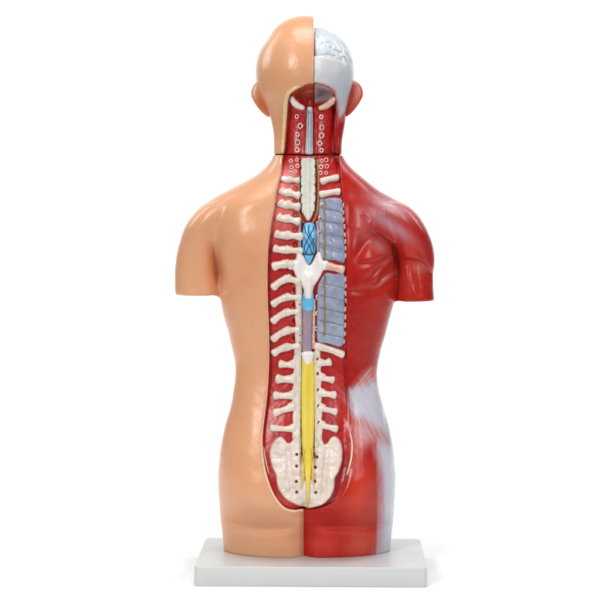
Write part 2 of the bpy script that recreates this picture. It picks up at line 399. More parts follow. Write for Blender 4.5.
def grid(x0, x1, y0, y1, z0, z1, h):
    x = np.arange(x0, x1+h, h, dtype=np.float32); y = np.arange(y0, y1+h, h, dtype=np.float32); z = np.arange(z0, z1+h, h, dtype=np.float32)
    return x, y, z
def carve(F, X1, Y, Z1, h):
    XX, ZZ = np.meshgrid(X1, Z1, indexing='ij')
    PX, PZ = unB(XX, ZZ)
    g = relief2d(PX, PZ)
    wv = sstep(12, -8, Y)
    F = F+g[:, None, :]*wv
    win = psdf(winP, XX, ZZ).astype(np.float32)
    # hole depth: deep on the skin side, shallow where it fades into the muscle side
    dep = 7.0-1.5*sstep(336, 350, PX)
    dep = dep+11*sstep(2, -3, psdf(catmull([(294, 96), (302, 88), (314, 85), (326, 88), (334, 96), (327, 103), (316, 106), (304, 106)], 5, True), PX, PZ))
    for rb in ribsL[:-1]:
        i = ribsL.index(rb); z = (rb[2][1]+ribsL[i+1][2][1])/2
        dep = dep+3.5*np.exp(-((PX-295.0)/2.6)**2-((PZ-z-1)/3.0)**2)
    # the channel that holds the cord
    dep = dep+2.5*sstep(10.5, 7.5, np.abs(PX-308.5))*sstep(110, 116, PZ)*sstep(500, 440, PZ)
    lump = 0.08*np.sin(PX*0.9+np.sin(PZ*0.31)*2)*np.sin(PZ*0.55+np.sin(PX*0.5))
    dep = dep+lump
    W = win[:, None, :]; Dp = dep[:, None, :]
    cut = smin(-W*0.9, F+Dp, 1.6)
    soft = sstep(338, 350, PX)*sstep(400, 440, PZ)   # lower right: the hollow runs out softly
    cut2 = F+Dp*sstep(4, -16, W)
    cut = np.where(Y < 0, cut, -1e3)
    hard = np.maximum(F, cut)
    softF = np.where(Y < 0, F+Dp*sstep(3, -13, W), F)
    s = soft[:, None, :].astype(np.float32)
    return hard*(1-s)+softF*s, win

def seamZ(x): return 154.6+0.9*np.exp(-((x-307)/22)**2)

# ---- torso field
H = 1.0
x1, y1, z1 = grid(168, 442, -64, 68, 148, 556, H)
X = x1[:, None, None]; Y = y1[None, :, None]; Z = z1[None, None, :]
F = loft(X, Y, z1, TK, 2.25)
F = smin(F, smax(smax(loft(X, Y, z1, AL, 2.2), Z-295.0, 2.5), 203.5-Z, 5), 6)
F = smin(F, smax(smax(loft(X, Y, z1, AR, 2.2), Z-301.0, 2.5), 203.5-Z, 5), 4)
# chest front: breast bulges and a belly line
F = F-3*np.exp(-(((X-262)/26)**2+((Z-255)/22)**2))*sstep(10, 40, Y)-3*np.exp(-(((X-348)/26)**2+((Z-255)/22)**2))*sstep(10, 40, Y)
F, winT = carve(F, x1, Y, z1, H)
F = smax(F, Z-552.2, 1.5)
F = smax(F, (seamZ(X)+0.55)-Z, 0.6)
F = F.astype(np.float32)
VT, QT = surface_nets(F, x1[0], y1[0], z1[0], H)
def depthmap(F, y1):
    ins = F < 0; has = ins.any(1); k = np.argmax(ins, 1)
    k = np.clip(k, 1, None)
    I, J = np.indices(k.shape)
    a = F[I, k-1, J]; b = F[I, k, J]; t = np.clip(a/(a-b+1e-9), 0, 1)
    return np.where(has, y1[0]+(k-1+t)*(y1[1]-y1[0]), 20.0), has
DM_T, _ = depthmap(F, y1); GT = (x1, z1)
del F

# ---- head field
xh, yh, zh = grid(246, 368, -48, 92, 10, 160, 0.8)
X = xh[:, None, None]; Y = yh[None, :, None]; Z = zh[None, None, :]
def ell(cx, cy, cz, a, b, c):
    r = np.sqrt(((X-cx)/a)**2+((Y-cy)/b)**2+((Z-cz)/c)**2); return (r-1)*min(a, b, c)
cran = ell(305, 22, 71.2, 49.8, 60, 57.6)+2.3*np.exp(-(((X-266)/10)**2+((Z-36)/12)**2+((Y-22)/30)**2))
NK = smooth_keys([(84, 272, 341, -24, 40, 14), (96, 271, 345, -22, 40, 12), (108, 269.5, 346, -20, 40, 10), (119, 270.5, 346, -19, 38, 9), (131, 273.2, 344, -18.5, 36, 8), (142, 273.8, 342, -19, 36, 8), (154, 273.6, 342, -21, 38, 8), (164, 273.6, 342, -24, 40, 8)])
neck = smax(loft(X, Y, zh, NK, 2.15), 86-Z, 3)
head = smin(cran, neck, 7)
head = smin(head, ell(306, 52, 104, 36, 33, 36), 10)       # face
head = smin(head, ell(306, 76, 128, 13, 12, 12), 10)       # chin
head = smin(head, ell(306, 86, 92, 6, 10, 11), 6)          # nose
head = head+2.5*np.exp(-(((X-288)/8)**2+((Z-78)/6)**2))*sstep(50, 70, Y)+2.5*np.exp(-(((X-324)/8)**2+((Z-78)/6)**2))*sstep(50, 70, Y)
headc, winH = carve(head, xh, Y, zh, 0.8)
headc = smax(headc, Z-(seamZ(X)-0.55), 0.6)
CUTX = 313.6+0.0*Z
skinF = smax(headc, X-CUTX, 0.6)
cutz = 59.5+(X-314)*0.10
skullF = smax(headc, CUTX+0.35-X, 0.3)
skullF = smax(skullF, cutz-Z, 0.8)
VS, QS = surface_nets(skinF.astype(np.float32), xh[0], yh[0], zh[0], 0.8)
VK, QK = surface_nets(skullF.astype(np.float32), xh[0], yh[0], zh[0], 0.8)
DM_H, _ = depthmap(np.minimum(skinF, skullF), yh); GH = (xh, zh)
# ---- brain field
bx, by, bz = grid(311, 358, -34, 78, 22, 67, 0.6)
X = bx[:, None, None]; Y = by[None, :, None]; Z = bz[None, None, :]
br = ell(314, 22, 66.5, 39.4, 53, 40.4)
wx = X*0.30+1.6*np.sin(Z*0.21+Y*0.13)+0.8*np.sin(Y*0.31); wz = Z*0.33+1.7*np.sin(X*0.19+0.6)+1.1*np.sin(Y*0.22+X*0.1); wy = Y*0.27+1.3*np.sin(X*0.23+Z*0.17)
gy = np.abs(np.sin(wx)*np.cos(wz)+np.sin(wz)*np.cos(wy)+np.sin(wy)*np.cos(wx))
gyr = 0.9*np.exp(-(gy/0.45)**2)
brF = smax(smax(br+gyr-0.9, 314.5-X, 1.0), Z-65.0, 0.8)
VB, QB = surface_nets(brF.astype(np.float32), bx[0], by[0], bz[0], 0.6)

# ------------------------------------------------------------ depth lookup on the finished surface
def bil(A, g, x, z):
    gx, gz = g; fx = np.clip((x-gx[0])/(gx[1]-gx[0]), 0, len(gx)-1.001); fz = np.clip((z-gz[0])/(gz[1]-gz[0]), 0, len(gz)-1.001)
    i = np.floor(fx).astype(int); j = np.floor(fz).astype(int); u = fx-i; v = fz-j
    return A[i, j]*(1-u)*(1-v)+A[i+1, j]*u*(1-v)+A[i, j+1]*(1-u)*v+A[i+1, j+1]*u*v
def blur(A, n):
    for _ in range(n):
        P = np.pad(A, 1, mode='edge'); A = (P[1:-1, 1:-1]*4+P[:-2, 1:-1]+P[2:, 1:-1]+P[1:-1, :-2]+P[1:-1, 2:])/8
    return A
DMs_T = blur(DM_T, 4); DMs_H = blur(DM_H, 4)
def surfy(x, z, sm=False):
    x = np.asarray(x, float); z = np.asarray(z, float)
    a = bil(DMs_T if sm else DM_T, GT, x, np.maximum(z, 157.5)); b = bil(DMs_H if sm else DM_H, GH, x, np.minimum(z, 152.0))
    t = np.clip((z-153)/3.0, 0, 1)
    return b*(1-t)+a*t
def place(px, py, off=0.0, sm=True):
    """picture measure -> point on the surface (off: + into the body, - towards the viewer)"""
    y = float(backy(py))
    for _ in range(4):
        f = (D+y)/D; x = 300+(px-300)*f; z = EYE+(py-EYE)*f
        y = float(surfy(x, z, sm))+off
    return np.array([x, y, z])
def path(pts, off=0.0, n=6, sm=True):
    return np.array([place(p[0], p[1], off, sm) for p in catmull(pts, n)])
def photo(V):
    f = D/(D+V[:, 1]); return 300+(V[:, 0]-300)*f, EYE+(V[:, 2]-EYE)*f

# ------------------------------------------------------------ paint
def spoly(px, pz, pts, fe, n=5): return sstep(fe, -fe, psdf(catmull(pts, n, True), px, pz))
def mix(c, d, t): return c*(1-t[:, None])+d[None, :]*t[:, None]
def glow(px, pz, cx, cz, rx, rz, ang=0):
    a = math.radians(ang); dx = px-cx; dz = pz-cz
    u = (dx*math.cos(a)+dz*math.sin(a))/rx; v = (-dx*math.sin(a)+dz*math.cos(a))/rz
    return np.exp(-(u*u+v*v))
SKIN = L3(215, 157, 118); RED = L3(160, 19, 9); BED = L3(178, 26, 24)
def paint_skin(V):
    px, pz = photo(V); c = np.repeat(SKIN[None, :], len(V), 0)
    back = V[:, 1] < 15
    c = mix(c, L3(220, 152, 104), 0.5*sstep(0.1, 0.8, fbm(px, pz, 26)))
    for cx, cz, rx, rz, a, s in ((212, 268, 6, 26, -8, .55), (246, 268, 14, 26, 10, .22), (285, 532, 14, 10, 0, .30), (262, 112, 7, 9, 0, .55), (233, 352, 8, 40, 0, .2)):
        c = mix(c, L3(214, 112, 62), s*glow(px, pz, cx, cz, rx, rz, a))  # orange blushes; the armpit one paints in light bounced within the crease
    return c
def paint_muscle(V):
    px, pz = photo(V); c = np.repeat(RED[None, :], len(V), 0)
    n = fbm(px, pz, 9); nf = fbm(px*1.6+pz*0.5, pz*0.5, 5)
    c = mix(c, L3(198, 46, 34), np.clip(0.5+0.5*n, 0, 1)*0.35)
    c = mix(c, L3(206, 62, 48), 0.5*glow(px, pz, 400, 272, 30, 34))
    WH = L3(200, 204, 215); PK = L3(216, 128, 122)
    # orange red of the buttock and thigh
    c = mix(c, L3(206, 72, 46), 0.6*glow(px, pz, 360, 505, 18, 30)); c = mix(c, L3(214, 96, 72), 0.5*glow(px, pz, 362, 545, 14, 14))
    c = mix(c, L3(214, 66, 54), 0.6*glow(px, pz, 324, 545, 16, 14))
    q = px*0.62-pz*0.42+2.2*fbm(px, pz, 16)
    st = 0.6*np.sin(q*1.1)+0.4*np.sin(q*1.9+1.0)
    q = px+1.6*fbm(px, pz*0.3, 12)
    sv = 0.6*np.sin(q*0.9)+0.4*np.sin(q*1.5+0.7)
    # tendon sheet over the flank, running down the outer hip
    c = mix(c, PK, (0.68+0.14*st)*spoly(px+0.8*nf+0.6*st, pz, [(352, 392), (372, 368), (381, 388), (390, 420), (396, 450), (398, 480), (384, 470), (372, 443), (361, 450), (357, 478), (354.5, 440)], 6))
    c = mix(c, WH, (0.90+0.07*st)*spoly(px+1.0*nf+0.7*st, pz+1.2*n+0.7*st, [(349, 392), (357, 388), (366, 385), (375, 381), (384, 398), (392, 418), (396, 436), (386, 434), (375, 426), (364, 418), (353.5, 414)], 6))
    c = mix(c, WH, 0.93*spoly(px+0.8*nf+1.1*sv, pz+4*sv, [(383, 438), (392, 428), (404, 470), (404, 570), (377, 570), (379, 545), (381.5, 520), (382.5, 490), (380.5, 465), (378, 450)], 7.5))
    c = mix(c, WH, 0.35*glow(px, pz, 364, 434, 9, 12))
    c = mix(c, L3(196, 44, 46), 0.55*glow(px+0.8*st, pz, 386.5, 440, 3, 7, -12))
    c = mix(c, L3(200, 60, 48), 0.6*glow(px, pz, 368, 476, 9, 16))
    for a, b, al in (((351, 393), (373, 366), .6), ((353, 393), (374, 371), .4), ((356, 392), (376, 376), .5), ((361, 391), (378, 381), .4), ((366, 416), (379, 442), .45), ((360, 415), (373, 440), .35), ((373, 420), (388, 447), .5), ((356, 414), (366, 436), .35), ((380, 424), (391, 444), .4)):
        d, s = seg_dist(np.array([a, b]), px, pz, False)
        c = mix(c, WH, al*np.exp(-(d/0.8)**2)*sstep(0, 6, np.hypot(px-b[0], pz-b[1])))
    # shoulder fascia, with the gloss highlights of shoulder and blade painted in
    c = mix(c, L3(216, 196, 204), 0.6*glow(px+2*nf, pz, 389, 206, 20, 6, 27)); c = mix(c, L3(206, 176, 190), 0.5*glow(px+nf, pz, 390, 225, 24, 6, 34))
    c = mix(c, L3(206, 120, 122), 0.35*glow(px, pz, 362, 226, 9, 14)); c = mix(c, L3(206, 150, 148), 0.4*glow(px, pz, 380, 246, 10, 6, 35)); c = mix(c, L3(218, 150, 150), 0.45*glow(px, pz, 386, 279, 10, 1.8, -38)); c = mix(c, L3(214, 130, 126), 0.35*glow(px, pz, 385, 262, 11, 2, -35)); c = mix(c, L3(120, 8, 8), 0.3*glow(px, pz, 345, 420, 5, 60))  # painted highlights on the bulges below the deltoid; darker strip beside the opening
    c = mix(c, L3(214, 130, 118), 0.4*glow(px, pz, 420, 268, 8, 5, 10))  # highlight on the outer arm, put into the colour
    # skull
    t = spoly(px+1.2*nf, pz+1.5*n, [(305, 40), (362, 40), (362, 80), (354, 92), (349, 103), (343, 113), (339.5, 117), (338, 104), (336.5, 95), (334.4, 89.5), (327, 84.5), (314, 82), (305, 82)], 1.8)
    c = mix(c, L3(214, 140, 130), 0.5*sstep(7, 0, psdf(np.array([(305, 40), (362, 40), (356, 92), (341, 118), (336, 95), (305, 80)]), px, pz))*(pz < 150))
    c = mix(c, L3(202, 204, 208), t); c = mix(c, L3(186, 200, 216), 0.5*t*glow(px, pz, 343, 96, 7, 18)); c = mix(c, L3(190, 188, 192), 0.5*t*np.clip(fbm(px, pz*0.6, 10), 0, 1))
    c = mix(c, L3(226, 216, 206), 0.4*t*sstep(75, 60, pz))
    return c
def paint_bed(V):
    px, pz = photo(V); c = np.repeat(BED[None, :], len(V), 0)
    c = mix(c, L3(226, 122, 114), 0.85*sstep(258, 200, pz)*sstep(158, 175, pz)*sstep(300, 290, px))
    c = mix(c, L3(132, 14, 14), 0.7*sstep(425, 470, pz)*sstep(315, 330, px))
    t = sstep(-6, -0.2, psdf(winP, V[:, 0], V[:, 2]))*sstep(330, 340, px)*sstep(360, 400, pz)
    c = c*(1-t[:, None])+paint_muscle(V)*t[:, None]
    c = mix(c, L3(206, 90, 80), 0.25*np.clip(fbm(px, pz, 5), 0, 1))
    # inside of the skull opening
    a = spoly(px, pz, [(292, 96), (302, 87), (313.8, 83), (314, 104), (304, 108)], 1.2)
    c = mix(c, L3(196, 96, 66), a*sstep(104, 92, pz)*0.8)
    b = sstep(314.2, 315.0, px)*sstep(104, 99, pz-0.25*(324-px)*(px > 324))*spoly(px, pz, [(314, 82), (334, 82), (333, 95), (326, 101), (314, 103)], 1.0)
    c = mix(c, L3(200, 200, 204), b)
    return c
# ------------------------------------------------------------ shells
def fcen(V, Q): return V[Q].mean(1)
sn = (VT[:, 0] >= 303) & (VT[:, 0] < 304) & (VT[:, 1] < 0) & (VT[:, 2] > 505); VT[sn, 0] = 303.5
NT = vnormals(VT, QT); cT = fcen(VT, QT)
wT = psdf(winP, cT[:, 0], cT[:, 2])
pxT, pzT = photo(cT)
bedm = (wT < -0.2) & (cT[:, 1] < 0)
leftm = ~bedm & (cT[:, 0] < np.where(cT[:, 1] < 0, np.where(cT[:, 2] < 500, 303, 303.5), 307))
rightm = ~bedm & ~leftm
vleft = VT[:, 0] < 303.9
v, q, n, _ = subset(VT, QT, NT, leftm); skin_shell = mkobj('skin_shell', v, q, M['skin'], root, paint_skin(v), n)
skin_shell['label'] = 'smooth tan skin half with arm stump, buttock and thigh'
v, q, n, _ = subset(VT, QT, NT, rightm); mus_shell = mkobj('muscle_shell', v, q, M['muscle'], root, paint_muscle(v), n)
mus_shell['label'] = 'red muscle half with white tendon sheet along the hip'
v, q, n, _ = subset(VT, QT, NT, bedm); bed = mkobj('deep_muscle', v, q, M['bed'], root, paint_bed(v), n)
bed['label'] = 'dark red muscle at the bottom of the opened back'
head_root = bpy.data.objects.new('head', None); C.objects.link(head_root); head_root.parent = root
def headpart(name, V, Q, mt, pf, lab):
    N = vnormals(V, Q); c = fcen(V, Q); wn = psdf(winP, c[:, 0], c[:, 2])
    bm = (wn < -0.2) & (c[:, 1] < 5) & (c[:, 2] > 80) & (N[Q].mean(1)[:, 1] > -2)
    v, q, n, _ = subset(V, Q, N, ~bm); o = mkobj(name, v, q, mt, head_root, pf(v), n); o['label'] = lab
    v, q, n, _ = subset(V, Q, N, bm)
    return v, q, n
a = headpart('scalp', VS, QS, M['skin'], paint_skin, 'tan skin half of the head')
b = headpart('skull', VK, QK, M['muscle'], paint_muscle, 'white skull half running down into red neck muscle')
v = np.concatenate([a[0], b[0]]); q = np.concatenate([a[1], b[1]+len(a[0])]); n = np.concatenate([a[2], b[2]])
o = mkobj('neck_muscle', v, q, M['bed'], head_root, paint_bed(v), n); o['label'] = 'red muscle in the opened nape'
NB = vnormals(VB, QB)
px, pz = photo(VB); cb = np.repeat(L3(198, 206, 214)[None, :], len(VB), 0); cb = mix(cb, L3(206, 208, 208), np.clip(0.5+fbm(px, pz, 8), 0, 1)*0.6)
o = mkobj('brain', VB, QB, M['brain'], head_root, cb, NB); o['label'] = 'pale blue-white folded brain half in the open skull'
# dark joint between head and trunk
x = 307.7
P = [np.array([x, 8, 146.0]), np.array([x, 8, 162.0])]
ringv = []
V = []; Fq = []
for i, zz in enumerate((152.6, 157.4)):
    for k in range(40):
        a_ = 2*math.pi*k/40; V.append((x+32.6*math.cos(a_), 8+(15 if math.sin(a_) < 0 else 24)*math.sin(a_), zz))
for k in range(40): Fq.append([k, (k+1) % 40, 40+(k+1) % 40, 40+k])
Fq.append(list(range(40))[::-1]); Fq.append(list(range(40, 80)))
mkobj('neck_joint', V, Fq, M['dark'], root)

# ---- ears
def ear(sgn, cx, mt, pf):
    ex, ey, ez = grid(-14, 14, -12, 24, -24, 24, 0.7)
    X = ex[:, None, None]; Y = ey[None, :, None]; Z = ez[None, None, :]
    # local: x outward, y forward, z down. leaf tilted outward to the back
    X = X+0.24*np.maximum(Z+2, 0); a = math.radians(52); u = X*math.cos(a)+(Y-2)*math.sin(a)*1.0; v = -X*math.sin(a)+(Y-2)*math.cos(a)
    # u: across the leaf thickness direction outward ; v: along the leaf
    b = math.radians(-4); zz = Z*math.cos(b)-X*math.sin(b)
    wid = 10.4-0.12*zz
    r = np.sqrt((v/wid)**2+(zz/16.6)**2)
    lf = (r-1)*8
    th = np.abs(u-0.035*v*v+1.0)-1.9
    e = smax(lf, th, 2.5)
    rim = np.sqrt(((r-0.9)*9)**2+(u-0.035*v*v+0.2)**2)-2.0
    e = smin(e, rim, 1.5)
    e = smin(e, np.sqrt(((X+7)/7)**2+((Y-8)/7)**2+((Z+0)/12)**2)*7-7, 4)
    V, Q = surface_nets(e.astype(np.float32), ex[0], ey[0], ez[0], 0.7)
    W = V.copy(); W[:, 0] = cx+sgn*V[:, 0]; W[:, 1] = V[:, 1]+12; W[:, 2] = V[:, 2]+97.4
    if sgn < 0: Q = Q[:, ::-1]
    return mkobj('ear', W, Q, mt, head_root, pf(W), vnormals(W, Q))
def pe1(V):
    c = paint_skin(V); px, pz = photo(V)
    return mix(c, L3(204, 84, 48), 0.65*glow(px, pz, 259, 104, 6, 9))
def pe2(V):
    px, pz = photo(V); c = np.repeat(L3(206, 78, 62)[None, :], len(V), 0)
    c = mix(c, L3(226, 190, 180), 0.8*sstep(86, 80, pz)); return mix(c, L3(226, 168, 156), 0.5*glow(px, pz, 357, 90, 3, 12))
o = ear(-1, 263.3, M['skin'], pe1); o['label'] = 'tan ear'
o = ear(1, 350.8, M['muscle'], pe2); o['label'] = 'red ear'

# ------------------------------------------------------------ base plate
def base_plate():
    # front edge 233 wide, plate 140 deep, turned a touch
    w_, d_, r = 223.5/2, 70.0, 5.0
    out = []
    for cx, cy, a0 in ((w_-r, d_-r, 0), (-w_+r, d_-r, 90), (-w_+r, -d_+r, 180), (w_-r, -d_+r, 270)):
        for k in range(9):
            a = math.radians(a0+k*11.25); out.append((cx+r*math.cos(a), cy+r*math.sin(a), math.cos(a), math.sin(a)))
    rows = [(FLOOR-0.0, 0.8), (FLOOR-0.8, 0.0), (553.4, 0.0)]
    for k in range(1, 7):
        a = math.radians(15*k); rows.append((553.5-1.5*math.sin(a), 1.5*(1-math.cos(a))))
    t = math.radians(1.4); V = []
    for z, ins in rows:
        for x, y, nx, ny in out:
            x2, y2 = x-nx*ins, y-ny*ins
            V.append((311.6+x2*math.cos(t)+y2*math.sin(t), -x2*math.sin(t)+y2*math.cos(t), z))
    n = len(out); Fq = []
    for i in range(len(rows)-1):
        for k in range(n): Fq.append([i*n+k, i*n+(k+1) % n, (i+1)*n+(k+1) % n, (i+1)*n+k][::-1])
    Fq.append(list(range(n))); Fq.append([(len(rows)-1)*n+k for k in range(n)][::-1])
    return V, Fq
V, Fq = base_plate()
o = mkobj('base_plate', V, Fq, M['base'], root); o['label'] = 'pale grey rectangular plastic base with rounded corners'
for p in o.data.polygons:
    if len(p.vertices) > 4: p.use_smooth = False

# ------------------------------------------------------------ cut edge of the skin
edge = [(303, 85.2), (296, 87.5), (289, 92.5), (286, 100), (285, 115), (283.5, 135), (282.3, 152)]
P = path(edge, -0.2, 5); k = len(P); r = np.interp(np.linspace(0, 1, k), [0, .15, .4, 1], [1.0, 1.9, 2.4, 1.6])
V, Fq = tube(P, r, 10, ru=r*0.75); o = mkobj('skin_edge', V, Fq, M['creamy'], head_root); o['label'] = 'cream cut edge of the skin beside the nape'
edge2 = [(281.2, 158)]+[(x-0.5, z) for x, z in WIN_L[6:]]
P = path(edge2, 0.2, 5); k = len(P)
P2 = np.array(P)
for i in range(3): P2[1:-1, 1] = (P2[:-2, 1]+P2[1:-1, 1]*2+P2[2:, 1])/4
V, Fq = tube(P2, np.interp(np.linspace(0, 1, k), [0, .3, .75, .9, 1], [1.3, 1.4, 1.9, 2.2, 1.5]), 10)
o = mkobj('skin_edge', V, Fq, M['cream'], root); o['label'] = 'cream cut edge of the skin down the opened back'
for pts, r in (([(263.6, 447), (265.4, 460), (268.6, 474)], 0.9), ([(350.3, 433), (352, 443), (351.6, 456), (349.5, 466), (347, 475)], 1.0)):
    P = path(pts, -0.5, 8); k = len(P); rr = r*np.sin(np.linspace(0.25, math.pi-0.25, k))**0.5
    V, Fq = tube(P, rr, 8); o = mkobj('fascia_highlight_strip', V, Fq, M['cream'], root)

P = path([(336.6, 106), (337.4, 118), (337.8, 135), (338.4, 152)], 0.1, 6); V, Fq = tube(P, 0.9, 8); mkobj('fascia_highlight_strip', V, Fq, M['redpink'], head_root)  # pink tube standing in for the highlight along the nape opening
# ------------------------------------------------------------ bones
def boneline(pts, r, off=-1.0, n=6, flare=0.10, wob=0.02, ru=None):
    P = path(pts, off, n); k = len(P); t = np.linspace(0, 1, k)
    rad = r*(1+flare*np.cos(t*math.pi*2)+wob*rng.randn(k))
    return P, rad
GR = 'ribs of the skin half'
for i, (a, b, c, r) in enumerate(ribsL):
    r = r*(0.93+0.08*rng.rand()); b = (b[0]+0.8*rng.randn()*0.6, b[1]+0.3*rng.randn())
    m = ((a[0]+b[0])/2, (a[1]+b[1])/2+(0.4 if i < 6 else -0.2))
    P, rad = boneline([(a[0]+r*0.8, a[1]), m, (b[0]-0.5, b[1])], r, -1.9)
    rib = mkobj('rib', *tube(P, rad, 12, ru=rad*0.85), M['bonewhite'] if i < 1 else M['bone'], root)
    P, rad = boneline([(b[0]+0.8, b[1]-0.2), ((b[0]+c[0])/2, (b[1]+c[1])/2), (c[0], c[1])], r*0.98, -2.3)
    rad *= np.interp(np.linspace(0, 1, len(rad)), [0, .25, .6, 1], [1.12, 1.0, .82, 1.05])
    mkobj('transverse_process', *tube(P, rad, 12, ru=rad*0.9), M['bone'], rib)
for a, b, r in lumL+lumR:
    m = ((a[0]+b[0])/2, (a[1]+b[1])/2+0.3); sg = 1 if b[0] > a[0] else -1
    P, rad = boneline([(a[0]+sg*r*0.7, a[1]), m, b], r, -1.6)
    rad *= np.interp(np.linspace(0, 1, len(rad)), [0, .5, .8, 1], [0.98, 0.84, 0.90, 1.05])
    tp = mkobj('transverse_process', *tube(P, rad, 12, ru=rad*0.85), M['bone'], root)
    # the web that climbs to the body above
    P2, r2 = boneline([(b[0]-sg*3.5, b[1]-1.0), (b[0]+sg*0.5, b[1]-4.5), (b[0]+sg*1.8, b[1]-9)], 2.2, -1.6)
    mkobj('bone_web', *tube(P2, r2*np.linspace(1.2, .8, len(r2)), 10), M['bone'], tp)
for pts, r, mt in (([(337, 177.8), (330, 179), (322, 181.5)], 3.4, 'bone'), ([(339, 191.8), (331, 192.5), (321, 194.5)], 3.3, 'bone'), ([(342.5, 269.8), (335, 267.8), (327, 265.8)], 3.9, 'bonepink'), ([(342.5, 354.5), (331, 350), (316.5, 346)], 3.5, 'bone')):
    P, rad = boneline(pts, r, -2.2); 
    rb = mkobj('rib', *tube(P, rad, 12, ru=rad*0.8), M[mt], root)

# vertebral edges beside the canal: lumpy columns
def column(pts, r, amp, period, off, mt, name, ru=None, n=10, lab=None):
    P = path(pts, off, n); L = np.concatenate([[0], np.cumsum(np.linalg.norm(np.diff(P, axis=0), axis=1))])
    rad = r*(1+amp*np.cos(L*2*math.pi/period)+0.02*rng.randn(len(P)))
    for _ in range(2): P[1:-1, 1] = (P[:-2, 1]+2*P[1:-1, 1]+P[2:, 1])/4
    o = mkobj(name, *tube(P, rad, 12, ru=(rad*ru if ru else None)), M[mt], root)
    if lab: o['label'] = lab
    return o
column([(298.6, 284), (298.4, 310), (298.3, 330), (297.6, 350), (297, 372), (296.4, 400), (295.8, 425), (295.6, 440)], 3.1, 0.14, 16.5, -1.2, 'bone', 'vertebral_edge', ru=0.7)
column([(317.5, 347), (318.2, 372), (318.8, 400), (319.2, 425), (319.5, 440)], 3.0, 0.14, 16.0, -1.2, 'bone', 'vertebral_edge', ru=0.7)
column([(300.0, 352), (299.6, 380), (299.2, 410), (299.0, 436), (299.4, 452)], 1.5, 0.1, 9, -2.2, 'cordpale', 'canal_wall')
column([(315.2, 352), (315.9, 380), (316.2, 410), (316.2, 436), (316.0, 452)], 1.5, 0.1, 9, -2.2, 'cordpale', 'canal_wall')
column([(299.8, 222), (299.6, 240), (299.8, 252)], 1.6, 0.1, 12, -1.4, 'lilac', 'canal_wall')
column([(301, 286), (301.0, 300), (300.8, 320), (300.8, 350)], 1.3, 0.15, 7, -1.4, 'bonepink', 'canal_wall')
column([(317.6, 222), (318, 240), (318, 252)], 1.6, 0.1, 12, -1.4, 'lilac', 'canal_wall')
column([(314.2, 300), (313.8, 320), (313.4, 348)], 1.5, 0.2, 7, -1.4, 'bonepink', 'canal_wall')
# olive bands beside the upper cord
column([(298.9, 176), (298.8, 190), (298.7, 207), (300.2, 218), (304.0, 223)], 0.95, 0.1, 5, -1.2, 'olive', 'nerve_trunk')
column([(317.6, 160), (318.6, 180), (318.3, 200), (316.8, 214), (312.6, 223)], 1.0, 0.1, 5, -1.2, 'olive', 'nerve_trunk')

# relief plates shaped by an outline (bone, lung)
def plate(name, outline, Hh, rr, mt, parent=None, extra=None, h=0.6, base=2.0, col=None, sm=True):
    P = BP(catmull(outline, 4, True))
    x0, z0 = P.min(0)-3; xx1, zz1 = P.max(0)+3
    XX, ZZ = np.meshgrid(np.arange(x0, xx1, h), np.arange(z0, zz1, h), indexing='ij')
    yb = surfy(XX, ZZ, sm); pd = psdf(P, XX, ZZ)
    top = yb-Hh
    if extra is not None: top = top+extra(*unB(XX, ZZ), pd)
    y0 = top.min()-3; yy1 = yb.max()+base+3
    yv = np.arange(y0, yy1, h)
    Yg = yv[None, :, None]; p3 = pd[:, None, :]
    q = top[:, None, :]-Yg
    F = np.sqrt(np.maximum(p3+rr, 0)**2+np.maximum(q+rr, 0)**2)-rr+np.minimum(np.maximum(p3+rr, q+rr), 0)
    F = np.maximum(F, Yg-(yb[:, None, :]+base))
    V, Q = surface_nets(F.astype(np.float32), x0, y0, z0, h)
    c = col(V) if col else None
    return mkobj(name, V, Q, M[mt] if isinstance(mt, str) else mt, parent or root, c, vnormals(V, Q))

# lung panels seen between the ribs of the muscle side
def lungx(px, pz, d):
    k = 0
    for z0 in (210, 223, 237, 251, 284, 297, 310, 323, 335): k = k+0.45*np.exp(-((pz-z0-0.24*(px-330))/1.2)**2)-0.6*np.exp(-((pz-z0-6.5-0.24*(px-330))/4.0)**2)
    return k+0.35*fbm(px, pz, 4)
LU = [(320, 199), (326, 198), (335, 197.5), (341.5, 199), (343, 207), (344, 225), (345, 245), (345, 263), (335, 261), (326, 260.5), (320.5, 256), (319, 240), (319, 220), (319, 205)]
LL = [(326, 273), (335, 274), (345, 274.5), (345.2, 300), (345, 325), (344, 344), (338, 347.5), (328, 344), (319, 343), (316.5, 335), (317, 310), (317.5, 290), (320, 281)]
def stripes(outline):
    return outline
p1 = plate('lung', LU, 1.6, 1.8, 'lung', extra=lungx); p1['label'] = 'upper grey-blue lung field'
p2 = plate('lung', LL, 1.8, 1.8, 'lung', extra=lungx); p2['label'] = 'lower grey-blue lung field'
for (za, zb, par) in ((199, 260, p1), (275, 337, p2)):
    pts = [(324.6+0.35*math.sin(z*0.5), z) for z in np.arange(za, zb, 4)]
    P = path(pts, -1.9, 3); r = 0.85+0.25*rng.rand(len(P))
    mkobj('nerve', *tube(P, r, 8), M['olive' if par is p1 else 'olive'], par)
    for z in np.arange(za+10, zb, 12.5):
        P = path([(319, z-2.5), (324, z-1.2), (333, z+0.6), (343.5, z+3)], -1.9, 4)
        mkobj('vein', *tube(P, 0.35, 6), M['veinlung'], par)
